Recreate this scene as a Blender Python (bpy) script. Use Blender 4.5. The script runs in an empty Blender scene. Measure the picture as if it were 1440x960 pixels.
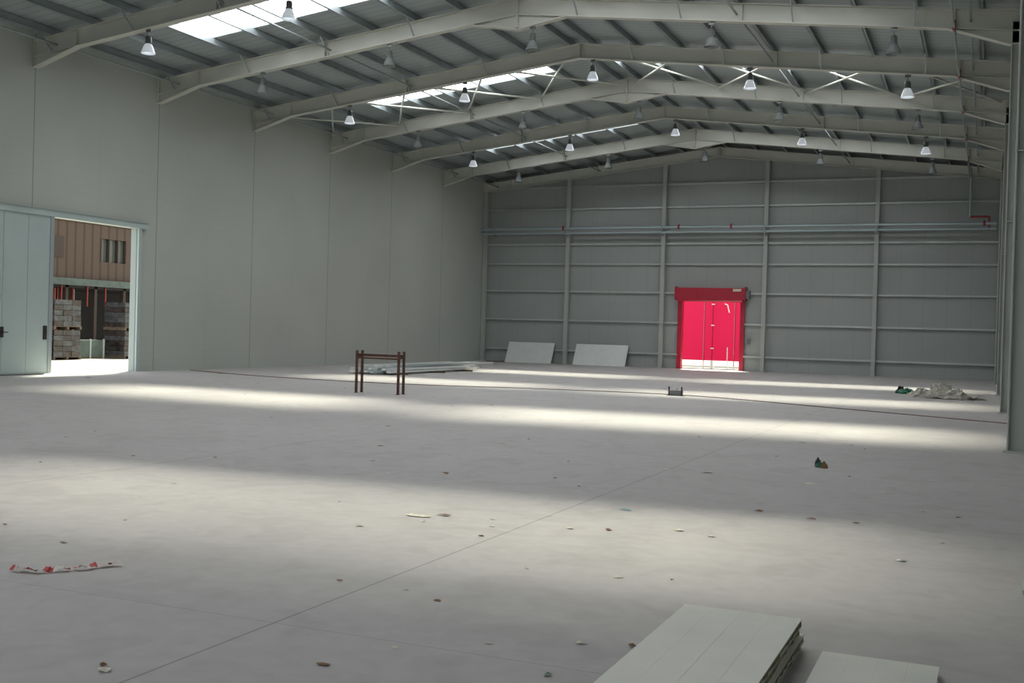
import bpy, math, random
from mathutils import Vector, Matrix
random.seed(7)
scene = bpy.context.scene
try:
    scene.view_settings.view_transform = 'Standard'
    scene.view_settings.look = 'None'
except Exception as e:
    print(e)

# ---------------------------------------------------------------- materials
def new_mat(name):
    m = bpy.data.materials.new(name); m.use_nodes = True
    nt = m.node_tree
    return m, nt, nt.nodes['Principled BSDF']

def mat(name, col, rough=0.6, metal=0.0, noise=0.0, nscale=3.0, emis=0.0, bump=0.0):
    m, nt, b = new_mat(name)
    b.inputs['Roughness'].default_value = rough
    b.inputs['Metallic'].default_value = metal
    c = (*col, 1)
    if noise > 0:
        tc = nt.nodes.new('ShaderNodeTexCoord')
        n = nt.nodes.new('ShaderNodeTexNoise'); n.inputs['Scale'].default_value = nscale
        n.inputs['Detail'].default_value = 5
        nt.links.new(tc.outputs['Object'], n.inputs['Vector'])
        r = nt.nodes.new('ShaderNodeValToRGB')
        r.color_ramp.elements[0].position = 0.3; r.color_ramp.elements[1].position = 0.7
        r.color_ramp.elements[0].color = tuple(max(0, v*(1-noise)) for v in col)+(1,)
        r.color_ramp.elements[1].color = tuple(min(1, v*(1+noise)) for v in col)+(1,)
        nt.links.new(n.outputs['Fac'], r.inputs['Fac'])
        nt.links.new(r.outputs['Color'], b.inputs['Base Color'])
        if bump > 0:
            bp = nt.nodes.new('ShaderNodeBump'); bp.inputs['Strength'].default_value = bump
            bp.inputs['Distance'].default_value = 0.02
            nt.links.new(n.outputs['Fac'], bp.inputs['Height'])
            nt.links.new(bp.outputs['Normal'], b.inputs['Normal'])
    else:
        b.inputs['Base Color'].default_value = c
    if emis > 0:
        b.inputs['Emission Color'].default_value = c
        b.inputs['Emission Strength'].default_value = emis
    return m

def seam_mask(nt, axis, spacing, offset, width):
    """1 on a thin line every `spacing` metres along axis (object/world coords)"""
    tc = nt.nodes.new('ShaderNodeTexCoord')
    sep = nt.nodes.new('ShaderNodeSeparateXYZ'); nt.links.new(tc.outputs['Object'], sep.inputs[0])
    a = nt.nodes.new('ShaderNodeMath'); a.operation = 'SUBTRACT'
    nt.links.new(sep.outputs[axis], a.inputs[0]); a.inputs[1].default_value = offset - spacing*40 - width/2
    d = nt.nodes.new('ShaderNodeMath'); d.operation = 'MODULO'
    nt.links.new(a.outputs[0], d.inputs[0]); d.inputs[1].default_value = spacing
    l = nt.nodes.new('ShaderNodeMath'); l.operation = 'LESS_THAN'
    nt.links.new(d.outputs[0], l.inputs[0]); l.inputs[1].default_value = width
    return l.outputs[0]

def wall_mat(name, col, seams, rough=0.5, dark=0.8):
    m = mat(name, col, rough, noise=0.05, nscale=0.35)
    nt = m.node_tree; b = nt.nodes['Principled BSDF']
    src = b.inputs['Base Color'].links[0].from_socket
    for (ax, sp, off, w, dk) in seams:
        mk = seam_mask(nt, ax, sp, off, w)
        mx = nt.nodes.new('ShaderNodeMixRGB'); mx.blend_type = 'MULTIPLY'
        nt.links.new(mk, mx.inputs['Fac']); nt.links.new(src, mx.inputs[1])
        mx.inputs[2].default_value = (dk, dk, dk, 1)
        src = mx.outputs[0]
    nt.links.new(src, b.inputs['Base Color'])
    return m

M = {}
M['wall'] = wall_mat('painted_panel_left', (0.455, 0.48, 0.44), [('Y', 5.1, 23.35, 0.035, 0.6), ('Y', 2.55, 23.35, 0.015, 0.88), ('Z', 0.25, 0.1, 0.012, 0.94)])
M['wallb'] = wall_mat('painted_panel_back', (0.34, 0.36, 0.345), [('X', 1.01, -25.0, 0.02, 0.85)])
M['steel'] = mat('painted_steel_cream', (0.54, 0.545, 0.485), 0.45, noise=0.06, nscale=0.8)
M['steelw'] = mat('painted_steel_column', (0.45, 0.47, 0.44), 0.45, noise=0.05, nscale=1.0)
M['galv'] = mat('galvanised_steel', (0.32, 0.36, 0.37), 0.35, metal=0.4, noise=0.1, nscale=2)
M['girt'] = mat('galvanised_girt', (0.46, 0.49, 0.475), 0.35, metal=0.3, noise=0.08, nscale=2)
M['roof'] = wall_mat('roof_sheet', (0.34, 0.385, 0.39), [('Y', 0.34, 0, 0.06, 0.8)], rough=0.5)
M['red'] = mat('red_paint', (0.42, 0.010, 0.035), 0.4, noise=0.1)
M['redp'] = mat('red_pipe_paint', (0.30, 0.03, 0.03), 0.4)
M['pipe'] = mat('blue_grey_pipe', (0.40, 0.48, 0.50), 0.35, metal=0.3)
M['doorleaf'] = mat('door_leaf_paint', (0.44, 0.53, 0.515), 0.4, noise=0.04, nscale=1)
M['trim'] = mat('door_trim_grey', (0.33, 0.38, 0.38), 0.4)
M['black'] = mat('black_plastic', (0.02, 0.02, 0.02), 0.4)
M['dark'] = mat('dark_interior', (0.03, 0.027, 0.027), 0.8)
M['rust'] = mat('rusty_steel', (0.10, 0.045, 0.03), 0.75, noise=0.4, nscale=14)
M['white'] = mat('white_coated_metal', (0.68, 0.71, 0.69), 0.4, noise=0.04)
M['panel'] = mat('panel_skin_offwhite', (0.76, 0.76, 0.68), 0.4, noise=0.04, nscale=4)
M['foam'] = mat('foam_core', (0.20, 0.18, 0.10), 0.9, noise=0.5, nscale=30, bump=0.8)
M['brown'] = wall_mat('brown_cladding', (0.085, 0.052, 0.036), [('Y', 0.5, 0.0, 0.12, 0.55)], rough=0.7)
M['brownd'] = mat('brown_frame', (0.05, 0.033, 0.026), 0.7)
M['glass'] = mat('window_glass', (0.10, 0.11, 0.10), 0.1)
M['asphalt'] = mat('outdoor_concrete', (0.22, 0.215, 0.20), 0.9, noise=0.1, nscale=0.6)
M['brickpal'] = mat('wrapped_bricks', (0.035, 0.027, 0.026), 0.3, noise=0.7, nscale=5)
M['brickpal2'] = mat('wrapped_blocks_grey', (0.06, 0.06, 0.068), 0.28, noise=0.6, nscale=6)
M['wood'] = mat('pallet_wood', (0.11, 0.08, 0.055), 0.8, noise=0.3, nscale=8)
M['greenbox'] = mat('grey_green_crate', (0.08, 0.105, 0.095), 0.6, noise=0.2)
M['housing'] = mat('lamp_housing_grey', (0.16, 0.17, 0.17), 0.4, metal=0.4)
M['reflector'] = mat('lamp_reflector_dim', (0.24, 0.26, 0.26), 0.25, metal=0.3)
M['reflit'] = mat('lamp_reflector_painted_glow', (0.80, 0.86, 0.92), 0.15, emis=0.32)  # daylight caught by these reflectors is put in as pale colour and glow
M['bulb'] = mat('lamp_bulb_lit', (0.95, 0.98, 1.0), 0.2, emis=3.0)
M['plastic'] = mat('plastic_sheet_white', (0.45, 0.43, 0.38), 0.35, noise=0.25, nscale=6)
M['paper'] = mat('paper_scrap', (0.66, 0.62, 0.52), 0.8, noise=0.2, nscale=20)
M['card'] = mat('cardboard_scrap', (0.22, 0.13, 0.07), 0.9)
M['blue'] = mat('blue_plastic_scrap', (0.05, 0.25, 0.35), 0.4)
M['green'] = mat('green_plastic_scrap', (0.02, 0.16, 0.09), 0.4)
M['cable'] = mat('grey_brown_cable', (0.20, 0.13, 0.12), 0.6)

# concrete floor
m, nt, b = new_mat('concrete_floor')
tc = nt.nodes.new('ShaderNodeTexCoord')
n1 = nt.nodes.new('ShaderNodeTexNoise'); n1.inputs['Scale'].default_value = 0.35; n1.inputs['Detail'].default_value = 8; n1.inputs['Roughness'].default_value = 0.65
n2 = nt.nodes.new('ShaderNodeTexNoise'); n2.inputs['Scale'].default_value = 7; n2.inputs['Detail'].default_value = 8
n3 = nt.nodes.new('ShaderNodeTexNoise'); n3.inputs['Scale'].default_value = 1.7; n3.inputs['Detail'].default_value = 10; n3.inputs['Distortion'].default_value = 1.2
for n in (n1, n2, n3): nt.links.new(tc.outputs['Object'], n.inputs['Vector'])
r1 = nt.nodes.new('ShaderNodeValToRGB'); r1.color_ramp.elements[0].position = .3; r1.color_ramp.elements[1].position = .7
r1.color_ramp.elements[0].color = (0.475, 0.452, 0.445, 1); r1.color_ramp.elements[1].color = (0.535, 0.515, 0.50, 1)
nt.links.new(n1.outputs['Fac'], r1.inputs['Fac'])
r2 = nt.nodes.new('ShaderNodeValToRGB'); r2.color_ramp.elements[0].position = .3; r2.color_ramp.elements[1].position = .75
r2.color_ramp.elements[0].color = (0.89, 0.89, 0.89, 1); r2.color_ramp.elements[1].color = (1, 1, 1, 1)
nt.links.new(n2.outputs['Fac'], r2.inputs['Fac'])
r3 = nt.nodes.new('ShaderNodeValToRGB'); r3.color_ramp.elements[0].position = .35; r3.color_ramp.elements[1].position = .5
r3.color_ramp.elements[0].color = (0.91, 0.905, 0.905, 1); r3.color_ramp.elements[1].color = (1, 1, 1, 1)
nt.links.new(n3.outputs['Fac'], r3.inputs['Fac'])
mx = nt.nodes.new('ShaderNodeMixRGB'); mx.blend_type = 'MULTIPLY'; mx.inputs[0].default_value = 1
nt.links.new(r1.outputs[0], mx.inputs[1]); nt.links.new(r2.outputs[0], mx.inputs[2])
mx2 = nt.nodes.new('ShaderNodeMixRGB'); mx2.blend_type = 'MULTIPLY'; mx2.inputs[0].default_value = 1
nt.links.new(mx.outputs[0], mx2.inputs[1]); nt.links.new(r3.outputs[0], mx2.inputs[2])
src = mx2.outputs[0]
for (ax, sp, off, w, dk) in [('X', 5.1, -3.48, 0.016, 0.62), ('Y', 5.1, 4.95, 0.012, 0.78)]:
    mk = seam_mask(nt, ax, sp, off, w)
    q = nt.nodes.new('ShaderNodeMixRGB'); q.blend_type = 'MULTIPLY'
    nt.links.new(mk, q.inputs['Fac']); nt.links.new(src, q.inputs[1]); q.inputs[2].default_value = (dk, dk, dk, 1)
    src = q.outputs[0]
nt.links.new(src, b.inputs['Base Color'])
b.inputs['Roughness'].default_value = 0.6
M['floor'] = m

# translucent skylight sheet : glows and lets sun through
m = bpy.data.materials.new('skylight_grp'); m.use_nodes = True; nt = m.node_tree; nt.nodes.clear()
out = nt.nodes.new('ShaderNodeOutputMaterial'); mix = nt.nodes.new('ShaderNodeMixShader')
em = nt.nodes.new('ShaderNodeEmission'); em.inputs[0].default_value = (0.96, 0.98, 1.0, 1); em.inputs[1].default_value = 15
tr = nt.nodes.new('ShaderNodeBsdfTransparent')
mix.inputs[0].default_value = 0.5
nt.links.new(em.outputs[0], mix.inputs[1]); nt.links.new(tr.outputs[0], mix.inputs[2]); nt.links.new(mix.outputs[0], out.inputs[0])
M['sky'] = m
# red backlit sheeting outside the far door
m = bpy.data.materials.new('red_tarpaulin'); m.use_nodes = True; nt = m.node_tree; nt.nodes.clear()
out = nt.nodes.new('ShaderNodeOutputMaterial'); mix = nt.nodes.new('ShaderNodeMixShader')
df = nt.nodes.new('ShaderNodeBsdfDiffuse'); df.inputs[0].default_value = (0.52, 0.05, 0.15, 1)
tl = nt.nodes.new('ShaderNodeBsdfTranslucent'); tl.inputs[0].default_value = (0.52, 0.05, 0.15, 1)
mix.inputs[0].default_value = 0.6
nt.links.new(df.outputs[0], mix.inputs[1]); nt.links.new(tl.outputs[0], mix.inputs[2])
nt.links.new(mix.outputs[0], out.inputs[0])
M['tarp'] = m
# barrier tape
m, nt, b = new_mat('barrier_tape')
mk = seam_mask(nt, 'X', 0.12, 0, 0.05)
q = nt.nodes.new('ShaderNodeMixRGB'); q.inputs[1].default_value = (0.6, 0.56, 0.53, 1); q.inputs[2].default_value = (0.5, 0.06, 0.06, 1)
nt.links.new(mk, q.inputs[0]); nt.links.new(q.outputs[0], b.inputs['Base Color']); M['tape'] = m

# ---------------------------------------------------------------- mesh builder
class MB:
    def __init__(s): s.v = []; s.f = []; s.m = []; s.mats = []; s.sm = []
    def mi(s, k):
        if k not in s.mats: s.mats.append(k)
        return s.mats.index(k)
    def add(s, vs, fs, k, smooth=False):
        o = len(s.v); s.v += [tuple(v) for v in vs]
        for f in fs:
            s.f.append([i+o for i in f]); s.m.append(s.mi(k)); s.sm.append(smooth)
    def box(s, a, b, k):
        x0, y0, z0 = [min(a[i], b[i]) for i in range(3)]; x1, y1, z1 = [max(a[i], b[i]) for i in range(3)]
        s.add([(x0,y0,z0),(x1,y0,z0),(x1,y1,z0),(x0,y1,z0),(x0,y0,z1),(x1,y0,z1),(x1,y1,z1),(x0,y1,z1)],
              [(0,3,2,1),(4,5,6,7),(0,1,5,4),(1,2,6,5),(2,3,7,6),(3,0,4,7)], k)
    def beam(s, p0, p1, w, h, k, up=(0,0,1)):
        p0 = Vector(p0); p1 = Vector(p1); d = (p1-p0).normalized(); up = Vector(up)
        r = d.cross(up).normalized(); u = r.cross(d).normalized()
        vs = []
        for p in (p0, p1):
            for (a, b) in ((-1,-1),(1,-1),(1,1),(-1,1)):
                vs.append(p + r*a*w/2 + u*b*h/2)
        s.add(vs, [(0,3,2,1),(4,5,6,7),(0,1,5,4),(1,2,6,5),(2,3,7,6),(3,0,4,7)], k)
    def cyl(s, p0, p1, r, k, n=10, r1=None):
        p0 = Vector(p0); p1 = Vector(p1); d = (p1-p0).normalized()
        up = Vector((0,0,1)) if abs(d.z) < .9 else Vector((1,0,0))
        a = d.cross(up).normalized(); b = d.cross(a).normalized(); r1 = r if r1 is None else r1
        vs = []
        for p, rr in ((p0, r), (p1, r1)):
            for i in range(n):
                t = 2*math.pi*i/n; vs.append(p + a*math.cos(t)*rr + b*math.sin(t)*rr)
        s.add(vs, [(i, (i+1) % n, n+(i+1) % n, n+i) for i in range(n)], k, True)
        s.add(vs, [tuple(range(n))[::-1], tuple(range(n, 2*n))], k)
    def lathe(s, prof, c, k, n=20):
        vs = []
        for (r, z) in prof:
            for i in range(n):
                t = 2*math.pi*i/n; vs.append((c[0]+r*math.cos(t), c[1]+r*math.sin(t), c[2]+z))
        fs = []
        for j in range(len(prof)-1):
            for i in range(n):
                fs.append((j*n+i, j*n+(i+1) % n, (j+1)*n+(i+1) % n, (j+1)*n+i))
        s.add(vs, fs, k, True)
    def prism_xz(s, pts, y0, y1, k):
        n = len(pts)
        vs = [(x, y0, z) for x, z in pts] + [(x, y1, z) for x, z in pts]
        s.add(vs, [tuple(range(n)), tuple(range(n, 2*n))[::-1]] + [(i, n+i, n+(i+1) % n, (i+1) % n) for i in range(n)], k)
    def obj(s, name, loc=None, parent=None):
        me = bpy.data.meshes.new(name)
        vs = s.v
        if loc is not None:
            vs = [(v[0]-loc[0], v[1]-loc[1], v[2]-loc[2]) for v in s.v]
        me.from_pydata(vs, [], s.f)
        for k in s.mats: me.materials.append(M[k])
        me.polygons.foreach_set('material_index', s.m)
        me.polygons.foreach_set('use_smooth', s.sm)
        me.validate(); me.update()
        import bmesh
        bm = bmesh.new(); bm.from_mesh(me); bmesh.ops.recalc_face_normals(bm, faces=bm.faces); bm.to_mesh(me); bm.free()
        o = bpy.data.objects.new(name, me); scene.collection.objects.link(o)
        if loc is not None: o.location = loc
        if parent: o.parent = parent
        return o

# ---------------------------------------------------------------- building constants
XL, XR, RIDGE = -25.0, 0.30, -12.35
YB, YF = 54.0, -6.0
SL = 0.117
def T(x): return 10.93 - SL*abs(x-RIDGE)        # rafter top
def B(x): return T(x) - 0.46                    # rafter underside
def R(x): return 11.15 - SL*abs(x-RIDGE)        # roof underside
XW = 1.05                                       # right wall plane

# floor
mb = MB(); mb.box((XL-0.2, YF-4, -0.2), (XW+0.2, YB+0.2, 0), 'floor'); mb.obj('floor')
mb = MB(); mb.box((-90, -30, -0.25), (XL-0.2, 110, -0.03), 'asphalt'); mb.box((XL-0.2, YB+0.2, -0.25), (40, 110, -0.03), 'asphalt'); mb.obj('ground_outside')

# left wall with door opening
DY0, DY1, DZ = 23.95, 27.55, 4.55
mb = MB()
mb.box((XL-0.2, YF, 0), (XL, DY0, R(XL)+.1), 'wall'); mb.box((XL-0.2, DY1, 0), (XL, YB, R(XL)+.1), 'wall'); mb.box((XL-0.2, DY0, DZ), (XL, DY1, R(XL)+.1), 'wall')
mb.obj('wall_left')
# right wall
mb = MB(); mb.box((XW, YF, 0), (XW+0.2, YB, R(XW)+.1), 'wallb'); mb.obj('wall_right')
# front wall behind the viewpoint, unseen; opening made up and sized for sky fill
mb = MB()
mb.box((XL-.2, YF-.2, 0), (-21, YF, 6.5), 'wallb'); mb.box((-3, YF-.2, 0), (XW+.2, YF, 6.5), 'wallb')
mb.prism_xz([(XL-.2, 6.5), (XW+.2, 6.5), (XW+.2, R(XW)), (RIDGE, R(RIDGE)), (XL-.2, R(XL))], YF-.2, YF, 'wallb')
mb.obj('wall_front')
# back wall
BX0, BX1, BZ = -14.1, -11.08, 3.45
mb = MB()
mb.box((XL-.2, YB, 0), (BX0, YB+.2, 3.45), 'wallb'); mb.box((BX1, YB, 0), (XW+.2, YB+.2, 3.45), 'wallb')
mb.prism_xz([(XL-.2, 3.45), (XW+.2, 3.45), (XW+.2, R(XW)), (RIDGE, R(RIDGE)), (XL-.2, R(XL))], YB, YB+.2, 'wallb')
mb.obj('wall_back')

# roof with skylight openings
SKY = [3.6, 13.6, 25.8, 36.0, 46.2]; HW = [.7, .65, .8, .7, .7]
SPANS = [(-21.8, -14.2), (-12.1, -2.6)]
def slab(mb, x0, x1, y0, y1, k, t=.08, dz=0):
    mb.prism_xz([(x0, R(x0)+dz), (x1, R(x1)+dz), (x1, R(x1)+t+dz), (x0, R(x0)+t+dz)], y0, y1, k)
mb = MB(); y = YF-1
for sy, SW in list(zip(SKY, HW)) + [(None, 0)]:
    y1 = (sy-SW) if sy else YB+.4
    slab(mb, XL-.4, RIDGE, y, y1, 'roof'); slab(mb, RIDGE, XW+.4, y, y1, 'roof')
    if sy:
        for a, b_ in ((XL-.4, SPANS[0][0]), (SPANS[0][1], RIDGE), (RIDGE, SPANS[1][0]), (SPANS[1][1], XW+.4)): slab(mb, a, b_, sy-SW, sy+SW, 'roof')
        y = sy+SW
mb.obj('ceiling')
for i, (sy, SW) in enumerate(zip(SKY, HW)):
    mb = MB()
    for a, b_ in SPANS:
        vs = [(a, sy-SW, R(a)+.03), (b_, sy-SW, R(b_)+.03), (b_, sy+SW, R(b_)+.03), (a, sy+SW, R(a)+.03)]
        mb.add(vs, [(0,1,2,3)], 'sky')
    mb.obj('window_%d' % (i+1))

# purlins
mb = MB()
xs = []
for s_ in (-1, 1):
    k = 0
    while True:
        x = RIDGE + s_*(0.35+1.45*k)
        if x < XL+.1 or x > XW-.1: break
        xs.append(x); k += 1
for x in xs:
    z0 = T(x); z1 = R(x)
    mb.box((x-.008, YF, z0), (x+.008, YB, z1), 'galv')
    mb.box((x-.008, YF, z0), (x+.07, YB, z0+.012), 'galv')
    mb.box((x-.07, YF, z1-.012), (x+.008, YB, z1), 'galv')
mb.obj('roof_purlins')

# portal frames
FR = [-2.2, 2.9, 8.0, 13.1, 18.2, 23.35, 28.45, 33.55, 38.65, 43.75, 48.85, 53.75]
def frame(y, main, last=False):
    mb = MB(); w = .24; t = .022
    xe = XR+.6
    hx = 1.6
    # webs
    bl = [(XL, 8.7), (XL+hx, B(XL+hx))]
    br = [(xe-.6-hx+.2, B(xe-.6-hx+.2)), (XR, 8.66), (xe, 8.66)]
    if last: bl = [(XL, B(XL))]; br = [(xe, B(xe))]
    if main:
        ap = [(RIDGE-1.45, B(RIDGE-1.45)), (RIDGE, B(RIDGE)-.42), (RIDGE+1.45, B(RIDGE+1.45))]
    else:
        ap = [(RIDGE, B(RIDGE))]
    low = bl + ap + br
    up = [(xe, T(xe)), (RIDGE, T(RIDGE)), (XL, T(XL))]
    mb.prism_xz(low[:len(bl)+ap.__len__() - (1 if main else 0)] + [(RIDGE, T(RIDGE)), (XL, T(XL))], y-.008, y+.008, 'steel')
    ridx = len(bl) + (1 if main else 0)
    mb.prism_xz(low[ridx:] + [(xe, T(xe)), (RIDGE, T(RIDGE))], y-.008, y+.008, 'steel')
    # flanges
    def fl(a, b_):
        mb.beam((a[0], y, a[1]), (b_[0], y, b_[1]), w, t, 'steel')
    for a, b_ in zip(low, low[1:]): fl(a, b_)
    for a, b_ in zip(up, up[1:]): fl(a, b_)
    # normal lower flange through haunches
    if not last:
        fl((XL, B(XL)), (XL+hx, B(XL+hx))); fl((xe-.6-hx+.2, B(xe-.6-hx+.2)), (xe, B(xe)))
    if main: fl((RIDGE-1.45, B(RIDGE-1.45)), (RIDGE, B(RIDGE))); fl((RIDGE, B(RIDGE)), (RIDGE+1.45, B(RIDGE+1.45)))
    # stiffeners / end plates
    for x in (XL+.02, XL+hx, RIDGE-.015, RIDGE+.015, RIDGE-6.3, RIDGE+6.3, XR-1.25):
        zb = B(x)
        if x == XL+.02 and not last: zb = 8.7
        if abs(x-RIDGE) < .1 and main: zb -= .36
        mb.box((x-.012, y-w/2, zb), (x+.012, y+w/2, T(x)), 'steel')
    # fly braces
    if not last:
        for i, x in enumerate(xs):
            if i % 2 == 0 and abs(x-RIDGE) > 1:
                for sg in (-1, 1):
                    mb.beam((x, y+sg*.1, B(x)+.03), (x, y+sg*.62, T(x)+.05), .035, .035, 'galv')
    mb.obj('portal_frame_main' if main else 'portal_frame_intermediate')
for i, y in enumerate(FR):
    frame(y, i % 2 == 0 and i < 11, last=(i == 11))

# right-hand columns
for y in (-2.2, 8.0, 18.2, 28.45, 38.65, 48.85, 53.6):
    mb = MB()
    for xx in (XR, XR+.58):
        mb.box((xx, y-.14, 0), (xx+.022, y+.14, 9.2), 'steelw')
    mb.box((XR, y-.008, 0), (XR+.6, y+.008, 9.2), 'steelw')
    mb.box((XR-.05, y-.18, 0), (XR+.65, y+.18, .03), 'steelw')
    for z in (4.5, 8.66): mb.box((XR, y-.14, z), (XR+.6, y+.14, z+.02), 'steelw')
    mb.obj('steel_column')
# valley / eaves beam on the right
mb = MB()
mb.box((XR+.28, YF, 8.7), (XR+.30, YB, 9.25), 'steel'); mb.box((XR+.17, YF, 8.7), (XR+.41, YB, 8.72), 'steel'); mb.box((XR+.17, YF, 9.23), (XR+.41, YB, 9.25), 'steel')
mb.obj('eaves_beam')

# gable columns
for x in (-24.88, -20.15, -15.05, -9.98, -4.88):
    mb = MB(); zt = B(x)-.01
    mb.box((x-.09, YB-.36, 0), (x+.09, YB-.345, zt), 'steelw'); mb.box((x-.09, YB-.16, 0), (x+.09, YB-.145, zt), 'steelw')
    mb.box((x-.006, YB-.36, 0), (x+.006, YB-.15, zt), 'steelw'); mb.box((x-.14, YB-.42, 0), (x+.14, YB-.1, .025), 'steelw')
    mb.obj('gable_column')
# girts
mb = MB()
for z in (.7, 2.27, 3.77, 5.2, 6.22, 8.05, 9.2):
    segs = [(XL, XW)]
    if z < BZ+.1: segs = [(XL, BX0-.15), (BX1+.15, XW)]
    for a, b_ in segs:
        mb.box((a, YB-.14, z+.035), (b_, YB, z+.043), 'girt'); mb.box((a, YB-.14, z-.043), (b_, YB, z-.035), 'girt'); mb.box((a, YB-.145, z-.043), (b_, YB-.135, z+.043), 'girt')
mb.obj('wall_girts')

# roof cross bracing in the braced bay
mb = MB()
y0, y1 = 33.6, 38.6
for s_ in (-1, 1):
    for k in range(4):
        a = RIDGE + s_*(0.3+3.05*k); b_ = RIDGE + s_*(0.3+3.05*(k+1)); o = .05
        mb.cyl((a, y0, T(a)-.08), (b_, y1, T(b_)-.08), .035, 'steel', 8)
        mb.cyl((b_, y0, T(b_)-.15), (a, y1, T(a)-.15), .035, 'steel', 8)
for x in (-24.2, -18.5, -6.2, -.6):
    mb.cyl((x, YF, B(x)+.2), (x, YB, B(x)+.2), .03, 'galv', 8)
mb.obj('roof_cross_bracing')

# high bay lamps
def lamp_mesh(lit):
    mb = MB(); rm = 'reflit' if lit else 'reflector'
    mb.cyl((0,0,.24), (0,0,.44), .012, 'housing', 8)
    mb.box((-.08,-.015,.36), (.08,.015,.43), 'housing')
    mb.lathe([(.0,.25),(.06,.25),(.08,.22),(.08,.09),(.10,.075),(.10,.04),(0,.04)], (0,0,0), 'housing', 18)
    mb.lathe([(.08,.05),(.10,.02),(.135,-.06),(.165,-.14),(.18,-.20),(.19,-.20),(.19,-.215),(.172,-.215),(.155,-.145),(.125,-.07),(.09,.01),(.0,.03)], (0,0,0), rm, 24)
    mb.lathe([(0,-.10),(.03,-.09),(.04,-.04),(.025,.02),(0,.03)], (0,0,0), 'bulb' if lit else rm, 12)
    for s_ in (-1, 1): mb.box((s_*.08-.008,-.015,.0), (s_*.08+.008,.015,.18), 'housing')
    return mb
base = {}
for i, y in enumerate(FR[:-1]):
    lit = (i % 2 == 1)
    for x in (-20.95, -16.45, -11.9, -6.85, -2.33):
        main = (i % 2 == 0)
        ztop = B(x)-.01
        if main and abs(x-RIDGE) < 1.4: ztop -= .42*(1-abs(x-RIDGE)/1.45)
        if lit not in base:
            o = lamp_mesh(lit).obj('high_bay_lamp'); base[lit] = o.data
        else:
            o = bpy.data.objects.new('high_bay_lamp', base[lit]); scene.collection.objects.link(o)
        o.location = (x, y, ztop-.44)

# service pipes on back wall
mb = MB(); yp = YB-.62
for z, r in ((7.0, .075), (6.76, .06)):
    mb.cyl((XL+.05, yp, z), (.2, yp, z), r, 'pipe', 12)
for x in (-24.2,-20.15, -15.05, -9.98, -4.88):
    mb.box((x-.03, yp-.08, 6.62), (x+.03, YB-.37, 6.67), 'galv'); mb.box((x-.03, yp-.09, 6.62), (x+.03, yp-.075, 7.1), 'galv')
for x in (-20.3, -14.2, -11.6, -.3):
    mb.cyl((x-.05, yp, 7.0), (x+.05, yp, 7.0), .09, 'redp', 12)
    mb.cyl((x, yp, 6.9), (x, yp, 7.15), .03, 'redp', 8)
mb.cyl((-.9, yp, 7.3), (-.9, yp, 9.25), .05, 'pipe', 10); mb.cyl((-.9, yp, 7.3), (-.1, yp, 7.3), .045, 'redp', 10); mb.cyl((-.1, yp, 6.7), (-.1, yp, 7.3), .045, 'redp', 10)
mb.obj('service_pipes')
mb = MB()
mb.cyl((-.95, YF+.05, 9.05), (-.95, YB-.8, 9.05), .03, 'galv', 8)
for y in FR[5:-1]:
    mb.cyl((-.95, y-.4, 9.05), (-.95, y-.4, 9.25), .035, 'redp', 8); mb.cyl((-.95, y-.5, 9.05), (-.95, y-.3, 9.05), .045, 'redp', 8)
mb.obj('sprinkler_pipe')

# far red roller door
mb = MB()
mb.box((BX0-.16, YB-.14, 0), (BX0+.06, YB+.22, 3.5), 'red'); mb.box((BX1-.06, YB-.14, 0), (BX1+.16, YB+.22, 3.5), 'red')
mb.box((BX0-.2, YB-.5, 3.45), (BX1+.2, YB-.02, 4.02), 'red')
mb.box((BX0-.24, YB-.53, 3.42), (BX0-.2, YB-.02, 4.08), 'red'); mb.box((BX1+.2, YB-.53, 3.42), (BX1+.24, YB-.02, 4.08), 'red')
mb.cyl((BX0-.1, YB-.3, 3.5), (BX1+.1, YB-.3, 3.5), .16, 'red', 16)
mb.box((BX1-.35, YB-.58, 3.85), (BX1+.05, YB-.5, 3.98), 'paper')
mb.box((BX1+.24, YB-.45, 3.5), (BX1+.42, YB-.15, 3.9), 'housing')
mb.box((BX1+.3, YB-.18, 1.3), (BX1+.44, YB-.08, 1.6), 'housing')
mb.obj('door_2')
# red sheeting building outside
mb = MB()
for i in range(8):
    a = -18.5+i*1.6
    mb.box((a+.02, 57.2, .38), (a+1.58, 57.21, 4.6), 'tarp')
mb.box((-18.5, 57.15, 0), (-5.7, 57.3, .12), 'white')
for i in range(9): mb.box((-18.52+i*1.6, 57.22, -.03), (-18.48+i*1.6, 57.28, 4.6), 'redp')
mb.obj('red_sheet_screen')
mb = MB()
mb.cyl((-13.2, 57.0, .4), (-13.2, 57.0, 3.6), .03, 'tarp', 8)
for z in (1.0, 2.2, 3.3): mb.box((-13.27, 56.95, z), (-13.13, 57.1, z+.05), 'white')
mb.cyl((-12.45, 57.0, 3.3), (-12.35, 57.0, 2.9), .03, 'white', 8)
mb.cyl((-12.6, 57.0, 3.35), (-12.45, 57.0, 3.3), .03, 'white', 8)
mb.box((-13.26, 56.95, -.03), (-13.14, 57.05, .4), 'white')
mb.cyl((-12.4, 57.0, -.03), (-12.4, 57.0, 1.1), .025, 'white', 8)
mb.obj('outdoor_downpipe')

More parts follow.
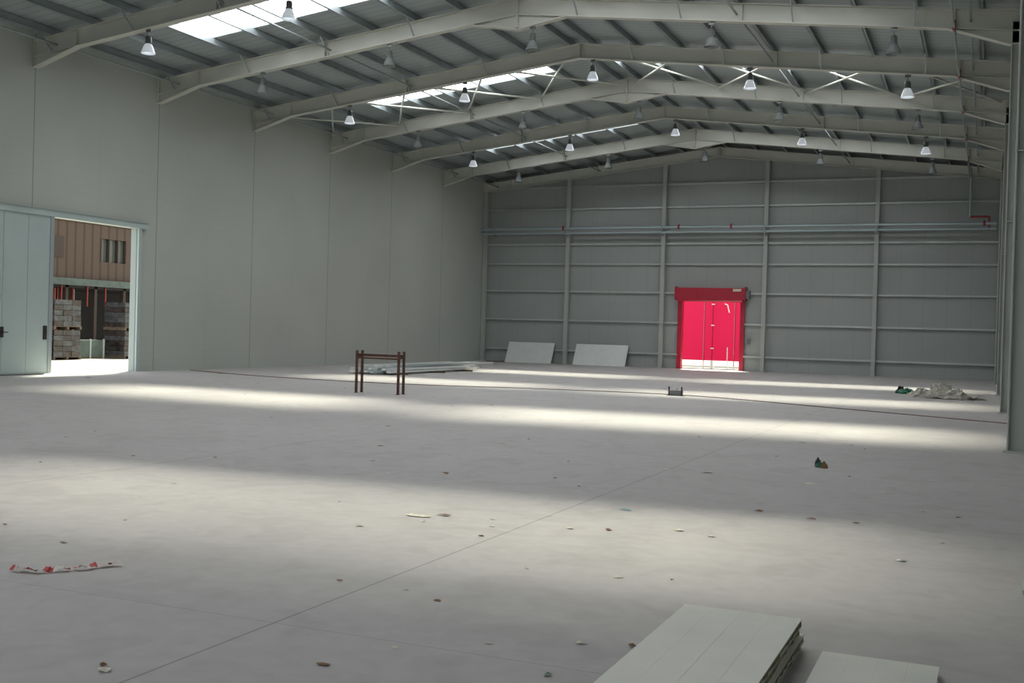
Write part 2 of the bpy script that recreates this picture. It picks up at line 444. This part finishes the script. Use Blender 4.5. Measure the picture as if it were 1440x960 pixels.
# left sliding door
mb = MB(); X = XL+.03
for a, b_ in ((19.6, 21.05), (21.05, 22.3), (22.3, 23.15), (23.15, 24.05)):
    mb.box((X, a+.006, .04), (X+.07, b_-.006, 4.55), 'doorleaf')
mb.box((X+.07, 23.93, .04), (X+.09, 24.07, 4.55), 'trim')
mb.box((X, 19.6, .02), (X+.08, 24.05, .06), 'trim')
mb.box((X+.07, 22.24, 1.05), (X+.085, 22.36, 1.35), 'black'); mb.cyl((X+.08, 22.3, 1.2), (X+.14, 22.3, 1.2), .012, 'black'); mb.cyl((X+.14, 22.3, 1.2), (X+.14, 22.46, 1.2), .014, 'black')
mb.box((X+.07, 23.75, 1.0), (X+.1, 23.87, 1.4), 'black')
mb.box((X+.07, 21.06, .05), (X+.075, 21.08, 2.2), 'trim'); mb.box((X+.07, 21.06, 2.18), (X+.075, 22.3, 2.2), 'trim')
mb.obj('door_1')
mb = MB()
mb.box((XL, 15, 4.55), (XL+.16, DY1+.35, 4.72), 'doorleaf'); mb.box((XL, 15, 4.72), (XL+.2, DY1+.35, 4.74), 'trim')
mb.box((XL-.2, DY1, 0), (XL+.1, DY1+.14, 4.55), 'doorleaf'); mb.box((XL-.2, DY1-.02, 0), (XL+.02, DY1, 4.55), 'trim')
mb.obj('trim_1')
mb = MB(); mb.box((XL, DY1+.14, 0), (XL+.02, YB, .1), 'wall'); mb.box((XL, YF, 0), (XL+.02, 19.5, .1), 'wall'); mb.obj('baseboard_left')

# neighbouring building
mb = MB(); FX = -37
mb.box((FX-.3, 26, 3.4), (FX, 38.5, 9), 'brown'); mb.box((FX-.3, 40.1, 3.4), (FX, 56, 9), 'brown')
mb.box((FX-.3, 38.5, 3.4), (FX, 40.1, 4.25), 'brown'); mb.box((FX-.3, 38.5, 5.3), (FX, 40.1, 9), 'brown')
mb.box((FX-.2, 38.5, 4.25), (FX-.15, 40.1, 5.3), 'glass')
for y in (38.5, 39.0, 39.55, 40.06): mb.box((FX-.15, y, 4.25), (FX+.02, y+.05, 5.3), 'brownd')
mb.box((FX-.05, 35.0, 4.3), (FX+.04, 36.3, 5.2), 'brownd'); mb.box((FX, 33.2, 5.9), (FX+.05, 56, 6.0), 'brownd')
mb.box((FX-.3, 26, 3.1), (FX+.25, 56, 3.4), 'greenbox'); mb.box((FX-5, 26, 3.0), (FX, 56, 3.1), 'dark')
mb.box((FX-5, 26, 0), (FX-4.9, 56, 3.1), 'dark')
for y in (31.5, 34.9, 36.5, 38.2, 40.0, 43): mb.box((FX-.2, y, -.03), (FX, y+.16, 3.1), 'brownd')
for y in (35.9, 37.4, 37.9, 39): mb.box((FX-2.2, y, -.03), (FX-2.1, y+.12, 3.0), 'steel')
for y in (36.9, 37.1, 38.0): mb.box((FX-1.2, y, -.03), (FX-1.1, y+.08, 3.0), 'redp')
for y in (35.5, 36.2, 37.7, 38.8): mb.box((FX+.02, y, 2.2), (FX+.06, y+.05, 3.1), 'redp')
mb.obj('neighbouring_building')
def pallet(x, y, wx, wy, levels, mats):
    mb = MB(); z = -.03
    for L in range(levels):
        for i in range(3): mb.box((x, y+i*(wy-.1)/2, z), (x+wx, y+i*(wy-.1)/2+.1, z+.1), 'wood')
        mb.box((x, y, z+.1), (x+wx, y+wy, z+.13), 'wood'); z += .13
        k = mats[L % len(mats)]
        for r in range(5):
            for c in range(3):
                j = random.uniform(-.015, .015)
                mb.box((x+.03+j, y+.03+c*(wy-.06)/3, z), (x+wx-.03+j, y+.02+(c+1)*(wy-.06)/3, z+.2), k if (r+c) % 3 else mats[(L+1) % len(mats)])
            z += .215
        z += .02
    mb.obj('brick_pallet')
pallet(-35.2, 33.0, 1.2, 1.45, 2, ['brickpal', 'brickpal2'])
pallet(-35.2, 36.9, 1.2, 1.4, 2, ['brickpal', 'brickpal2'])
pallet(-35.2, 31.2, 1.2, 1.4, 2, ['brickpal2', 'brickpal'])
mb = MB()
mb.box((-35.4, 34.8, .05), (-34.7, 36.5, .75), 'greenbox')
for y in (34.85, 35.6, 36.35): mb.box((-34.7, y, -.03), (-34.66, y+.08, .8), 'trim')
mb.box((-35.4, 34.8, -.03), (-35.3, 36.5, .05), 'wood'); mb.box((-34.8, 34.8, -.03), (-34.7, 36.5, .05), 'wood')
mb.obj('storage_crate')

# steel trestle
mb = MB(); cx, cy = -13.62, 23.5; 
for dx in (-.585, .585):
    for dy in (-.13, .13):
        mb.box((cx+dx-.025, cy+dy-.025, 0), (cx+dx+.025, cy+dy+.025, 1.04), 'rust')
        mb.box((cx+dx-.04, cy+dy-.04, 0), (cx+dx+.04, cy+dy+.04, .01), 'rust')
    mb.box((cx+dx-.02, cy-.13, .86), (cx+dx+.02, cy+.13, .92), 'rust')
mb.box((cx-.66, cy-.03, .9), (cx+.66, cy+.03, .96), 'rust')
mb.box((cx-.56, cy-.15, .84), (cx+.56, cy-.11, .88), 'rust')
mb.obj('steel_trestle')

# pile of white metal profiles
mb = MB()
for y in (33.6, 36.4, 38.8): mb.box((-20.6, y, 0), (-18.4, y+.1, .07), 'wood')
for L_ in range(3):
    for i in range(9-2*L_):
        x = -20.3+.1*L_+i*.2+random.uniform(-.04, .04); a = 32.3+random.uniform(0, 1.0)+L_*.5; L = random.uniform(6.3, 8.4)
        z = .10+.085*L_
        sx = random.uniform(-.2, .2)
        mb.beam((x, a, z), (x+sx, a+L, z), .13, .07, 'pipe' if (i+L_) % 3 == 0 else 'white')
mb.obj('metal_profile_pile')

# panels leaning at the back wall
for (a, b_, h) in ((-23.35, -20.75, 1.12), (-19.55, -16.75, 1.12)):
    mb = MB(); 
    y0, y1 = YB-.75, YB-.20
    vs = [(a, y0, .0), (b_, y0, .0), (b_, y1, h-.05), (a, y1, h-.05), (a, y0+.05, .0), (b_, y0+.05, .0), (b_, y1+.05, h-.06), (a, y1+.05, h-.06)]
    mb.add(vs, [(0,1,2,3), (4,7,6,5), (0,4,5,1), (1,5,6,2), (2,6,7,3), (3,7,4,0)], 'white')
    mb.obj('leaning_sandwich_panel')
mb = MB()
for i in range(4): 
    x = -24.5+i*.12; mb.beam((x, YB-1.1-.1*i, .03), (x+1.0, YB-1.0-.1*i, .06), .08, .04, 'wood' if i % 2 else 'white')
mb.obj('timber_offcuts')

# foreground sandwich panel stack
def spanel(mb, x0, x1, y0, y1, z0, th):
    g = .0008; n = 4; w = (x1-x0)/n
    pts = [(x0, z0+th-.006), (x0, z0+th)]
    for i in range(1, n):
        xc = x0+w*i; pts += [(xc-.003, z0+th), (xc-.001, z0+th-g), (xc+.001, z0+th-g), (xc+.003, z0+th)]
    pts += [(x1, z0+th), (x1, z0+th-.006)]
    mb.prism_xz(pts, y0, y1, 'panel')
    mb.box((x0, y0, z0), (x1, y1, z0+.003), 'panel')
    # ragged core along the long side
    N = 46; vs = []
    for j in range(N+1):
        yy = y0+.004+(y1-y0-.008)*j/N
        d = random.uniform(.0, .014)
        vs += [(x1-d, yy, z0+.003), (x1-d*.6-.002, yy, z0+th*.5), (x1-random.uniform(0, .01), yy, z0+th-.006)]
    fs = []
    for j in range(N):
        for q in range(2): fs.append((3*j+q, 3*j+3+q, 3*j+4+q, 3*j+1+q))
    mb.add(vs, fs, 'foam')
    mb.box((x0+.004, y0+.004, z0+.003), (x1-.016, y1-.004, z0+th-.006), 'foam')
mb = MB()
offs = [(0.0, 0.0), (.012, .02), (-.006, -.015), (0, 0)]
for i, (ox, oy) in enumerate(offs):
    spanel(mb, -1.456+ox, -.84+ox, 2.9+oy, 5.83+oy, .0405*i, .0395)
mb.obj('sandwich_panel_stack')
mb = MB(); spanel(mb, -.715, -.17, 2.9, 5.70, 0, .045); mb.obj('loose_sandwich_panel')

# cable on floor
mb = MB()
pts = [(-24.6, 29.8), (-20.5, 28.3), (-15.5, 27.9), (-11.5, 29.0), (-7.4, 29.3), (-3.3, 27.0), (.9, 24.4)]
fine = []
for i in range(len(pts)-1):
    p0 = pts[max(i-1, 0)]; p1 = pts[i]; p2 = pts[i+1]; p3 = pts[min(i+2, len(pts)-1)]
    for j in range(8):
        t = j/8
        fine.append(tuple(.5*((2*p1[q])+(-p0[q]+p2[q])*t+(2*p0[q]-5*p1[q]+4*p2[q]-p3[q])*t*t+(-p0[q]+3*p1[q]-3*p2[q]+p3[q])*t**3) for q in (0, 1)))
fine.append(pts[-1])
for a, b_ in zip(fine, fine[1:]): mb.cyl((a[0], a[1], .012), (b_[0], b_[1], .012), .012, 'cable', 6)
mb.obj('floor_cable')

# crumpled things
def crumple(mb, c, rx, ry, rz, k, n=9, mth=14, seed=0):
    rnd = random.Random(seed); vs = []; fs = []
    for i in range(n+1):
        ph = math.pi/2*i/n
        for j in range(mth):
            t = 2*math.pi*j/mth; q = 1+rnd.uniform(-.28, .22)
            vs.append((c[0]+rx*math.cos(ph)*math.cos(t)*q, c[1]+ry*math.cos(ph)*math.sin(t)*q, max(c[2], c[2]+rz*math.sin(ph)*(1+rnd.uniform(-.5, .3)))))
    for i in range(n):
        for j in range(mth): fs.append((i*mth+j, i*mth+(j+1) % mth, (i+1)*mth+(j+1) % mth, (i+1)*mth+j))
    mb.add(vs, fs, k)
mb = MB()
crumple(mb, (-1.2, 34.5, 0), .5, .35, .40, 'plastic', seed=1); crumple(mb, (-.75, 34.3, 0), .35, .3, .28, 'plastic', seed=2); crumple(mb, (-1.75, 34.8, 0), .35, .3, .25, 'plastic', seed=3)
crumple(mb, (-.3, 34.6, 0), .3, .3, .1, 'plastic', seed=4)
mb.obj('crumpled_plastic_sheeting')
mb = MB()
crumple(mb, (-2.3, 36.6, 0), .25, .2, .16, 'green', seed=5); crumple(mb, (-1.95, 36.4, 0), .3, .2, .12, 'paper', seed=6); crumple(mb, (-2.5, 36.9, 0), .15, .15, .2, 'black', seed=7)
mb.obj('rubbish_heap')
mb = MB()
crumple(mb, (-1.9, 14.3, 0), .06, .05, .06, 'green', seed=8); crumple(mb, (-1.84, 14.26, 0), .05, .05, .07, 'card', seed=9); crumple(mb, (-1.93, 14.36, 0), .04, .05, .10, 'black', seed=10)
mb.obj('crumpled_packet')
# anchor base box
mb = MB(); x, y = -7.7, 29.2
mb.box((x-.15, y-.12, 0), (x+.15, y+.12, .14), 'housing'); mb.box((x-.22, y-.15, 0), (x+.22, y+.15, .02), 'black')
for dx in (-.18, .17): mb.cyl((x+dx, y-.1, 0), (x+dx, y-.1, .24), .022, 'black', 8)
mb.cyl((x-.02, y, .14), (x-.02, y, .22), .05, 'white', 10)
mb.obj('anchor_bolt_box')

# barrier tape
def tape(p, L, ang, seed):
    rnd = random.Random(seed); mb = MB(); N = 30; vs = []
    for i in range(N+1):
        x = L*i/N
        tw = .5*math.sin(i*.33+seed)+.25*rnd.uniform(-1, 1); w = .03
        yy = .022*math.sin(i*.24+seed)+.006*rnd.uniform(-1, 1)
        z = .015+.014*abs(math.sin(i*.4+seed))
        vs += [(x, yy-w*math.cos(tw), max(.003, z-w*.7*math.sin(tw))), (x, yy+w*math.cos(tw), max(.003, z+w*.7*math.sin(tw)))]
    mb.add(vs, [(2*i, 2*i+1, 2*i+3, 2*i+2) for i in range(N)], 'tape')
    o = mb.obj('barrier_tape'); o.location = (p[0], p[1], 0); o.rotation_euler = (0, 0, ang)
tape((-5.60, 5.12), .36, .55, 1)
tape((-5.31, 5.36), .30, 1.0, 3)

# scraps
def scrap(mb, x, y, sx, sy, k, seed, h=.012):
    rnd = random.Random(seed); n = 7; vs = [(x, y, h*1.6)]; a0 = rnd.random()*6
    for i in range(n):
        t = a0+2*math.pi*i/n; q = rnd.uniform(.55, 1.1)
        vs.append((x+sx*math.cos(t)*q, y+sy*math.sin(t)*q, .002+h*rnd.uniform(0, 1)))
    mb.add(vs, [(0, i+1, (i+1) % n+1) for i in range(n)], k)
mb = MB()
L = [(-4.42, 8.36, .16, .06, 'paper'), (-4.25, 8.5, .08, .04, 'card'), (-2.99, 9.66, .07, .03, 'blue'), (-1.84, 4.8, .025, .025, 'green'), (-1.63, 5.46, .03, .03, 'card'),
     (-3.66, 3.9, .04, .03, 'paper'), (-3.72, 3.95, .02, .02, 'card'), (-1.77, 12.6, .1, .06, 'paper'), (-6.35, 14.5, .16, .07, 'paper'), (-3.0, 12.9, .09, .06, 'paper'),
     (-3.1, 8.5, .05, .03, 'paper'), (-2.8, 8.6, .035, .03, 'card'), (-2.3, 8.9, .06, .04, 'paper'), (-1.4, 10.1, .06, .03, 'card'), (-1.9, 10.3, .06, .03, 'card'), (-22.8, 23.4, .2, .1, 'greenbox'), (-22.5, 28.8, .25, .1, 'card'), (-5.5, 11.0, .05, .04, 'card'), (-7.5, 13.0, .07, .05, 'card'), (-8.2, 16.5, .1, .06, 'paper'), (-2.6, 17.5, .08, .05, 'card')]
for i, (x, y, a, c, k) in enumerate(L): scrap(mb, x, y, a, c, k, i)
for i in range(170):
    y = random.uniform(4, 40); x = random.uniform(-1, 0)*min(22, 3+y*.75)
    if -1.6 < x and y < 6.2: continue
    s_ = random.uniform(.014, .034)*(1+y*.04)
    scrap(mb, x, y, s_, s_*.7, random.choice(['paper', 'card', 'paper', 'housing']), 100+i, .008)
mb.obj('floor_debris')

# ---------------------------------------------------------------- light
w = bpy.data.worlds.new('world'); scene.world = w; w.use_nodes = True
bg = w.node_tree.nodes['Background']; bg.inputs[0].default_value = (0.88, 0.93, 1.0, 1); bg.inputs[1].default_value = 1.6
sd = bpy.data.lights.new('sun', 'SUN'); sd.energy = 23; sd.angle = math.radians(16); sd.color = (1, .975, .80)
so = bpy.data.objects.new('sun', sd); scene.collection.objects.link(so)
dirv = Vector((2.2, -5.8, -10.7))
so.rotation_euler = dirv.to_track_quat('-Z', 'Y').to_euler(); so.location = (-10, 40, 30)

# ---------------------------------------------------------------- camera
cam = bpy.data.cameras.new('camera'); co = bpy.data.objects.new('camera', cam); scene.collection.objects.link(co)
cam.sensor_width = 36; cam.lens = 36*1552/1440; cam.clip_end = 300
yaw, pitch, roll = math.radians(23.32), math.radians(-.506), math.radians(1.6)
F = Vector((-math.sin(yaw)*math.cos(pitch), math.cos(yaw)*math.cos(pitch), math.sin(pitch)))
R0 = F.cross(Vector((0, 0, 1))).normalized(); U0 = R0.cross(F)
Rv = R0*math.cos(roll)+U0*math.sin(roll); U = U0*math.cos(roll)-R0*math.sin(roll)
mw = Matrix((Rv, U, -F)).transposed().to_4x4(); mw.translation = Vector((0, 0, 1.6))
co.matrix_world = mw
scene.camera = co
